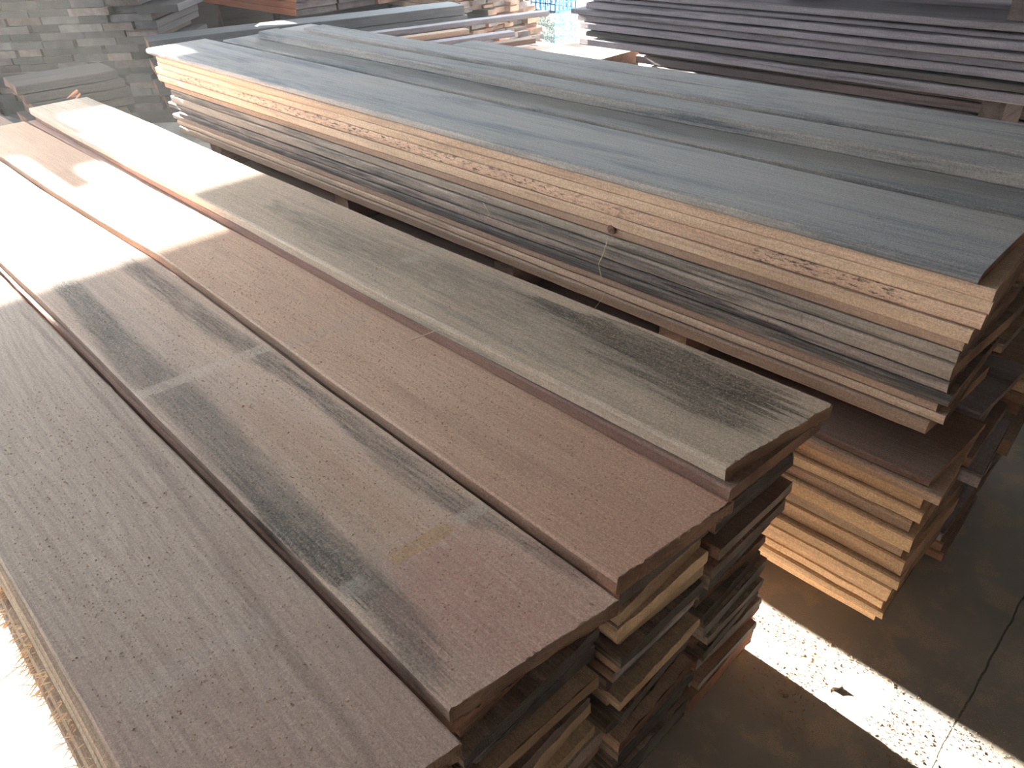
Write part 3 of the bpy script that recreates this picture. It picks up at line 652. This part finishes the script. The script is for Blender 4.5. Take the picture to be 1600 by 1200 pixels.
# ---------------------------------------------------------------- small things
def tube(name, pts, r, mat, label, cat, group=None):
    bm = bmesh.new(); prev = None; N = 5
    for i, p in enumerate(pts):
        p = Vector(p); dr = (Vector(pts[min(i + 1, len(pts) - 1)]) - Vector(pts[max(i - 1, 0)])).normalized()
        a = dr.orthogonal().normalized(); b = dr.cross(a)
        rr = r * (1 - .6 * i / max(1, len(pts) - 1))
        ring = [bm.verts.new(p + (a * math.cos(k * math.tau / N) + b * math.sin(k * math.tau / N)) * rr - Vector(pts[0])) for k in range(N)]
        if prev:
            for k in range(N): bm.faces.new((prev[k], prev[(k + 1) % N], ring[(k + 1) % N], ring[k]))
        else: bm.faces.new(ring[::-1])
        prev = ring
    bm.faces.new(prev)
    me = bpy.data.meshes.new(name); bm.to_mesh(me); bm.free(); me.materials.append(mat)
    o = link(bpy.data.objects.new(name, me)); o.location = pts[0]
    return tag(o, label, cat, group) if label else o
t = NT('pale_fibre'); t.b.inputs['Base Color'].default_value = C(.62, .46, .32); t.b.inputs['Roughness'].default_value = .8; MFI = t.m
tube('wood_fibre', [(-1.045, 1.335, .842), (-1.05, 1.330, .81), (-1.063, 1.325, .775), (-1.050, 1.322, .743), (-1.036, 1.326, .718), (-1.049, 1.328, .682), (-1.075, 1.330, .641)], .0016, MFI, 'long curled pale fibre hanging on the side of the middle stack below the knot', 'fibre')
tube('wood_sliver', [(-1.245, .858, .690), (-1.20, .888, .716), (-1.165, .905, .7465)], .0018, MFI, 'thin pale sliver bridging the brown plank and the raised plank', 'sliver')
tube('wood_sliver', [(-1.50, 1.339, .825), (-1.47, 1.334, .80), (-1.49, 1.336, .775)], .0012, MFI, 'tiny pale sliver on the side of the middle stack left of the long fibre', 'sliver')
# knot in the side of the sixth board
t = NT('knot_wood'); P = t.tc.outputs['Object']
t.link(t.mix(t.ramp(t.noise(P, 160.0, 3.0), .4, .6), C(.20, .085, .05), C(.07, .03, .02)), t.b.inputs['Base Color']); MK = t.m
bm = bmesh.new(); bmesh.ops.create_cone(bm, segments=14, radius1=.013, radius2=.0105, depth=.006, cap_ends=True)
for v in bm.verts: v.co = Vector((v.co.x * 1.05, -v.co.z, v.co.y * .95))
bmesh.ops.recalc_face_normals(bm, faces=bm.faces)
me = bpy.data.meshes.new('knot'); bm.to_mesh(me); bm.free(); me.materials.append(MK)
kn = link(bpy.data.objects.new('knot', me))
host = min((o for o in S.objects if o.get('group') == 'boards of the middle stack' and 'fifth layer of the front column' in o['label'] or (o.get('group') == 'boards of the middle stack' and 'sixth layer of the front column' in o['label'])), key=lambda o: abs(o.location.z + .013 - .868))
kn.parent = host; kn.location = Vector((-1.042, 1.3445, .866)) - host.location; kn['label'] = 'dark round knot'
# frayed fringe on the near left side of the nearest stack
t = NT('frayed_fibre'); t.b.inputs['Base Color'].default_value = C(.66, .44, .26); t.b.inputs['Roughness'].default_value = .8; MFR = t.m
left_boards = sorted([o for o in S.objects if 'left-edge column, nearest stack' in str(o.get('label', ''))], key=lambda o: -o.location.z)
for bi, host in enumerate(left_boards[1:6]):
    bm = bmesh.new(); ylo = min((host.matrix_basis @ v.co).y for v in host.data.vertices)
    for i in range(230):
        x = R.uniform(-1.45, -.5); cl = mnoise.noise((x * 9, bi * 3.1, 0))
        if cl < -.05 and R.random() < .75: continue
        L = R.choice((.006, .01, .016, .03)) * R.uniform(.7, 1.3) * (1 + max(0, cl) * 2.2); z = host.location.z + R.uniform(.002, .028)
        dr = Vector((R.uniform(-1.3, .5), -1, R.uniform(-1.2, -.1))).normalized() * L
        p = Vector((x, ylo + .002, z)) - host.location; s = R.uniform(.0005, .0012)
        mid = p + dr * .55 + Vector((R.uniform(-.1, .1), 0, R.uniform(0, .2))) * L
        A = [bm.verts.new(p + Vector(q) * s) for q in ((1, 0, 1), (-1, 0, 1), (0, 0, -1.3))]
        B = [bm.verts.new(mid + Vector(q) * s * .8) for q in ((1, 0, 1), (-1, 0, 1), (0, 0, -1.3))]
        T = bm.verts.new(p + dr)
        for a_, b_ in ((0, 1), (1, 2), (2, 0)):
            bm.faces.new((A[a_], A[b_], B[b_], B[a_])); bm.faces.new((B[a_], B[b_], T))
    me = bpy.data.meshes.new('frayed_fringe'); bm.to_mesh(me); bm.free(); me.materials.append(MFR)
    f_ = link(bpy.data.objects.new('frayed_fringe', me)); f_.parent = host; f_['kind'] = 'stuff'; f_['label'] = 'frayed pale fibres along the edge'
# chips on the floor
def chip(x, y, s, rot, mat, label, tall=.35):
    bm = bmesh.new(); n_ = 6; lo = []; hi = []
    for k in range(n_):
        a = k * math.tau / n_ + R.uniform(-.2, .2); r_ = s * R.uniform(.7, 1.1)
        lo.append(bm.verts.new((math.cos(a) * r_ * 1.4, math.sin(a) * r_ * .6, 0))); hi.append(bm.verts.new((math.cos(a) * r_ * 1.2, math.sin(a) * r_ * .5, s * tall * R.uniform(.6, 1.2))))
    bm.faces.new(hi); bm.faces.new(lo[::-1])
    for k in range(n_): bm.faces.new((lo[k], lo[(k + 1) % n_], hi[(k + 1) % n_], hi[k]))
    me = bpy.data.meshes.new('wood_chip'); bm.to_mesh(me); bm.free(); me.materials.append(mat)
    o = link(bpy.data.objects.new('wood_chip', me)); o.location = (x, y, 0); o.rotation_euler.z = rot
    tag(o, label, 'wood chip', 'wood chips in the sunlit strip of floor')
chip(-.216, 1.204, .010, .9, M['grey'], 'largest grey wood chip, in the middle of the sunlit floor strip', .9)
chip(-.385, 1.257, .006, .3, M['brown'], 'small brown chip near the corner of the nearest stack')
chip(-.290, 1.106, .007, 1.2, M['brown'], 'small brown chip at the lower edge of the sunlit floor strip')
chip(-.094, 1.198, .005, 2.0, M['brown'], 'small dark chip right of the largest grey chip')
chip(-.336, 1.172, .009, 2.4, M['cream'], 'thin pale chip left of the largest grey chip', .15)
chip(-.104, 1.097, .006, .5, M['tan'], 'tan chip at the bottom edge of the sunlit floor strip')
chip(-.033, 1.227, .006, 2.6, M['tan'], 'tan chip beside the crack in the sunlit floor')
# sawdust: loose grains on planks and on the floor
t = NT('sawdust_grain'); rn = t.noise(t.tc.outputs['Object'], 60.0, 2.0); t.link(t.mix(t.ramp(rn, .4, .6), C(.66, .48, .32), C(.46, .28, .17)), t.b.inputs['Base Color']); t.b.inputs['Roughness'].default_value = .9; MS = t.m
def grains(name, pts, label, group=None):
    bm = bmesh.new()
    for (x, y, z, s) in pts:
        k = R.uniform(1, 2.6) if R.random() < .25 else 1; a = R.uniform(0, math.tau)
        v = [bm.verts.new((x + s * (math.cos(a) * px * k - math.sin(a) * py), y + s * (math.sin(a) * px * k + math.cos(a) * py), z + s * pz)) for px, py, pz in ((1, 0, -.1), (-.6, .8, -.1), (-.5, -.8, -.1), (0, 0, 1.0))]
        bm.faces.new((v[0], v[1], v[3])); bm.faces.new((v[1], v[2], v[3])); bm.faces.new((v[2], v[0], v[3]))
    me = bpy.data.meshes.new(name); bm.to_mesh(me); bm.free(); me.materials.append(MS)
    tag(link(bpy.data.objects.new(name, me)), label, 'sawdust', group, 'stuff')
pts = []
for (xa, xb, ya, yb, z, n_) in ((-1.7, -.5, -.02, .28, .6845, 2600), (-2.0, -.48, .33, .60, .6845, 3200), (-2.2, -.46, .65, .89, .6845, 4200), (-2.4, -.45, .92, 1.16, .7465, 2600)):
    for i in range(n_): pts.append((R.uniform(xa, xb), R.uniform(ya, yb), z, R.choice((.0006, .0008, .0011, .0016))))
grains('sawdust', pts, 'fine sawdust scattered over the top planks of the nearest stack')
pts = []
while len(pts) < 6000:
    x, y = R.uniform(-.5, .35), R.uniform(1.02, 1.36)
    if mnoise.noise((x * 9, y * 14, 2)) + R.uniform(-.5, .4) > -.05: pts.append((x, y, .0008, R.choice((.0007, .001, .0014, .0022))))
grains('sawdust', pts, 'sawdust scattered on the sunlit strip of floor between the stacks')

# ---------------------------------------------------------------- sawmill dust in the air
me = bpy.data.meshes.new('dust_haze'); bm = bmesh.new(); bmesh.ops.create_cube(bm, size=1.0)
for v in bm.verts: v.co = Vector((v.co.x * 15.7, v.co.y * 8.9, v.co.z * 3.04))
bm.to_mesh(me); bm.free()
m = bpy.data.materials.new('airborne_sawdust'); m.use_nodes = True; nt = m.node_tree; nt.nodes.clear()
out = nt.nodes.new('ShaderNodeOutputMaterial'); vs = nt.nodes.new('ShaderNodeVolumeScatter')
vs.inputs['Color'].default_value = C(.95, .95, .93); vs.inputs['Density'].default_value = .0045; vs.inputs['Anisotropy'].default_value = .55
nt.links.new(vs.outputs[0], out.inputs['Volume']); me.materials.append(m)
o = link(bpy.data.objects.new('dust_haze', me)); o.location = (-2.05, 1.5, 1.55)
tag(o, 'thin sawdust haze hanging in the air of the shed', 'haze', None, 'stuff')
